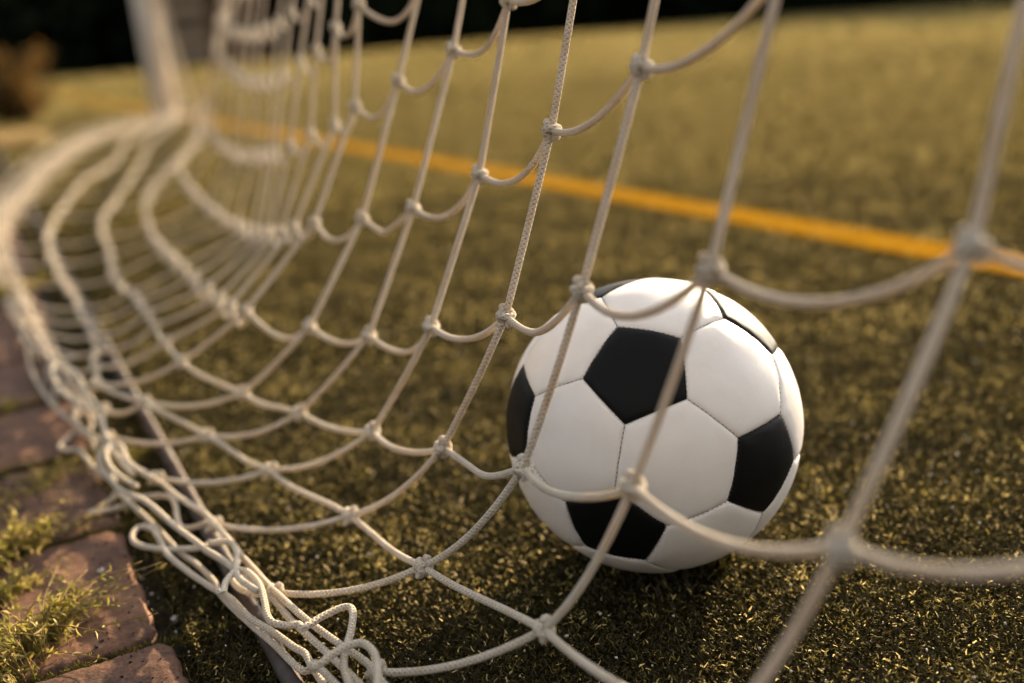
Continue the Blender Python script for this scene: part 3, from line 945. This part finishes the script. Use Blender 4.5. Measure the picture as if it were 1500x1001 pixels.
V, F, T = blades(60000, lambda n: np.c_[.3 + 6.5 * RNG.beta(1, 2.2, n), -.058 - .9 * RNG.beta(1, 2.0, n)], (.006, .022), (.0009, .002), (.1, 1.0), lambda a, k: RNG.beta(1.8, 2.2, k), -.006)
tag(link('verge_grass', fast_mesh('verge_grass', V, F, M_MOSS, T)), 'thin scrubby grass and moss on the soil beyond the bricks', kind='stuff')
PEB = [((.655, .028), .0032, 'white pebble in the gap below the crumb-strewn brick'),
       ((.668, .012), .0030, 'flat pale pebble half under the brick at the bottom edge'),
       ((.715, .062), .0042, 'pale angular stone chip in the dark soil right of the brick'),
       ((.765, .066), .0024, 'tiny grey pebble in the soil above the angular stone chip'),
       ((.80, .020), .0022, 'small light crumb of stone on top of the crumb-strewn brick')]
for i, ((pu, pv), r, lab) in enumerate(PEB):
    g = np.random.default_rng(200 + i)
    m = MB()
    # subdivided, uneven stone
    import bmesh
    bm = bmesh.new()
    bmesh.ops.create_icosphere(bm, subdivisions=3, radius=1)
    st = g.uniform(.6, 1.3, 3)
    for vv in bm.verts:
        p = Vector(vv.co)
        k = 1 + .35 * noise.noise(p * 1.3 + Vector((i * 7, 0, 0))) + .12 * noise.noise(p * 4)
        vv.co = Vector((p.x * st[0] * 1.25, p.y * st[1], p.z * st[2] * .7)) * k * r
    me = bpy.data.meshes.new('pebble')
    bm.to_mesh(me); bm.free()
    me.materials.append(M_STONE)
    me.polygons.foreach_set('use_smooth', np.ones(len(me.polygons), bool))
    o = link('pebble', me)
    zz = .0115 if pv < .045 and i == 4 else -.005
    o.location = W(pu, pv, zz + r * .5)
    o.rotation_euler = (0, 0, g.uniform(0, 6))
    tag(o, lab, 'pebble', 'pebbles beside the bricks')

# shrub beside the far corner
root = tag(empty('shrub', W(9.2, .36, 0)), 'brown and orange leafed shrub beyond the far end of the net', 'shrub')
g = np.random.default_rng(5)
st = MB()
LP, LD = [], []
for k in range(60):
    a = g.uniform(0, 2 * math.pi); rad = g.uniform(.05, .42); hh = g.uniform(.1, .66)
    b0 = np.array(W(9.2 + g.normal(0, .05), .36 + g.normal(0, .05), -.01))
    tip = np.array(W(9.2 + rad * math.cos(a), .36 + rad * math.sin(a), hh))
    Q = spline([b0, b0 * .6 + tip * .4 + np.array((0, 0, hh * .15)), tip], 6)
    st.tube(Q, np.linspace(.005, .0015, len(Q)), 5)
    for j in range(60):
        i = int(g.uniform(.25, 1) * (len(Q) - 1))
        LP.append(Q[i] + g.normal(0, .03, 3)); LD.append(g.normal(0, 1, 3) + np.array((0, 0, .3)))
st.build('branch', M_WOOD, root)
n = len(LP)
V, F = leaf_quads(LP, LD, g.uniform(.03, .055, n), g.uniform(.015, .028, n))
link('foliage', fast_mesh('foliage', V, F, M_SHRUB, np.repeat(g.beta(2, 2.4, n), 6)), root)
weed('grass_tuft', 'sunlit pale dry grass tuft below the orange shrub', 'grass tuft', 6.2, .19, 60, .08, .16, .05, M_STRAW, M_STRAW, 31)

# ------------------------------------------------------------------ far side of the pitch
def ground_at(px, dist):
    """bearing in degrees right of the camera heading and a distance"""
    a = math.radians(px)
    return np.array((dist * math.sin(a), dist * math.cos(a), 0))


# made-up structure standing in for the brown side panel of the net
sc_ = Vector((-12.6, 47.0, 0))
ax = Vector((.955, .29, 0)); ay = Vector((-.29, .955, 0)); az = Vector((0, 0, 1))
sh = tag(empty('side_net_standin', sc_), 'made-up brown structure with pale strips standing in for the side net', 'net stand-in')
m = MB(); m.box(sc_ + ay * 1.2 + az * 2.0, (ax, ay, az), (2.7, .05, 2.0)); m.build('standin_back', M_WOOD, sh, False)
for s in (-1, 1):
    m = MB(); m.box(sc_ + ax * 2.65 * s + az * 2.0 + ay * .55, (ax, ay, az), (.05, .59, 2.0)); m.build('standin_side', M_WOOD, sh, False)
m = MB(); m.box(sc_ + az * 4.1 + ay * .5, (ax, (ay + az * .1).normalized(), az), (3.0, 1.0, .06)); m.build('standin_top', M_WOOD, sh, False)
for z_ in (.55, 1.35, 2.35, 3.2):
    m = MB(); m.box(sc_ + az * z_ - ax * 1.1 - ay * .06, (ax, ay, az), (1.2, .03, .26)); m.build('standin_strip', M_STANDIN_STRIP, sh, False)
for x_ in (-2.3, .1, 2.3):
    m = MB(); m.box(sc_ + az * 2.0 + ax * x_ + ay * .02, (ax, ay, az), (.06, .045, 2.0)); m.build('post', M_WOOD, sh, False)

# dark wood closing the view
# (it also closes in behind the goal, where the low sky is hidden by it)
edge = [(-262, 26), (-225, 15), (-180, 12), (-140, 12), (-105, 15), (-80, 28), (-60, 46), (-40, 55), (-26, 53), (-18, 51), (-8, 48), (0, 60), (8, 84), (13, 78), (20, 58), (27, 46), (31, 44)]
ang = np.array([e_[0] for e_ in edge], float); dst = np.array([e_[1] for e_ in edge], float)
g = np.random.default_rng(9)


def wood_height(A):
    t = 8.5 + 2.6 * np.sin(A * .9) + 1.6 * np.sin(A * 2.7 + 1) + .9 * np.sin(A * 6.1)
    t = np.where(A < -85, t * .48, t)
    return np.where(A > 10, np.minimum(t * .8, 6.5), t)


n = 42000
A = np.concatenate([g.uniform(-75, 31, 26000), g.uniform(-262, -75, n - 26000)])
D = np.interp(A, ang, dst) + 1.0 + np.abs(g.normal(0, 3.0, n))
Hh = wood_height(A) * np.sqrt(g.uniform(0, 1, n))
P = np.c_[D * np.sin(np.radians(A)), D * np.cos(np.radians(A)), Hh]
sz = np.where(A < -75, .6, 1.0)
V, F = leaf_quads(P, g.normal(0, 1, (n, 3)), g.uniform(.7, 1.6, n) * sz, g.uniform(.5, 1.1, n) * sz)
T = np.repeat(g.uniform(0, 1, n), 6)
# the dense heart of the wood behind the outer leaves
A2 = np.linspace(-262, 31, 420)
V2, F2 = [], []
for i, a in enumerate(A2):
    d0 = float(np.interp(a, ang, dst)) + 5
    tp = float(wood_height(np.array(a))) * .78
    for d_, z_ in ((d0 + .6 * math.sin(a * 5), -.1), (d0 + .5 * math.sin(a * 7 + 2), tp * .6), (d0 + 2, tp), (d0 + 8, tp * .9), (d0 + 10, -.1)):
        V2.append((d_ * math.sin(math.radians(a)), d_ * math.cos(math.radians(a)), z_))
    if i:
        for k in range(4):
            b = (i - 1) * 5 + k
            F2.append((b, b + 5, b + 6, b + 1))
b = len(V)
V = np.concatenate([V, np.array(V2)]); F = np.concatenate([F, np.array(F2) + b]); T = np.concatenate([T, np.full(len(V2), .2)])
tag(link('far_wood', fast_mesh('far_wood', V, F, M_TREE, T)), 'dark wood closing the view behind the pitch', kind='stuff')

# ------------------------------------------------------------------ light
SUN_EL, SUN_AZ = math.radians(SUN_EL_D), math.radians(SUN_AZ_D)      # azimuth: degrees right of the camera heading (+Y)
sd = Vector((math.sin(SUN_AZ) * math.cos(SUN_EL), math.cos(SUN_AZ) * math.cos(SUN_EL), math.sin(SUN_EL)))
sun = bpy.data.lights.new('sun', 'SUN')
sun.energy = SUN_STRENGTH
sun.angle = math.radians(.5)
sun.color = SUN_COLOR
so = bpy.data.objects.new('sun', sun)
COL.objects.link(so)
so.rotation_euler = sd.to_track_quat('Z', 'Y').to_euler()
so.location = sd * 30
world = bpy.data.worlds.new('World')
scene.world = world
world.use_nodes = True
nt = world.node_tree
bg = nt.nodes['Background']
sky = nd(nt, 'ShaderNodeTexSky', sky_type='NISHITA', sun_disc=False, sun_elevation=SUN_EL, sun_rotation=SUN_AZ, air_density=1.0, dust_density=2.0, ozone_density=1.0)
hs = nd(nt, 'ShaderNodeHueSaturation', i_Saturation=SKY_SAT)
nt.links.new(sky.outputs[0], hs.inputs['Color'])
wm = nd(nt, 'ShaderNodeMix', data_type='RGBA', blend_type='MULTIPLY')
wm.inputs[0].default_value = 1.0
wm.inputs[7].default_value = (1.0, .975, .955, 1)
nt.links.new(hs.outputs[0], wm.inputs[6])
nt.links.new(wm.outputs[2], bg.inputs['Color'])
bg.inputs['Strength'].default_value = SKY_STRENGTH

# ------------------------------------------------------------------ camera
cam = bpy.data.cameras.new('camera')
cam.sensor_width = 36
cam.sensor_fit = 'HORIZONTAL'
cam.lens = 1458 * 36 / 1500
cam.clip_start = .02
cam.clip_end = 1500
cam.dof.use_dof = True
cam.dof.focus_distance = FOCUS
cam.dof.aperture_fstop = FSTOP
co = bpy.data.objects.new('camera', cam)
COL.objects.link(co)
R_ = Vector((0.99681528, -0.02360657, -0.07617106)); U_ = Vector((0.07974522, 0.29508212, 0.95213825)); F_ = Vector((0, 0.95518023, -0.29602488))
co.matrix_world = Matrix(((R_.x, U_.x, -F_.x, 0), (R_.y, U_.y, -F_.y, 0), (R_.z, U_.z, -F_.z, .40164), (0, 0, 0, 1)))
scene.camera = co
scene.view_settings.view_transform = 'Standard'
scene.view_settings.look = 'None'
scene.view_settings.exposure = EXPOSURE
scene.view_settings.gamma = 1.0
scene.cycles.max_bounces = 8
scene.cycles.sample_clamp_indirect = 6
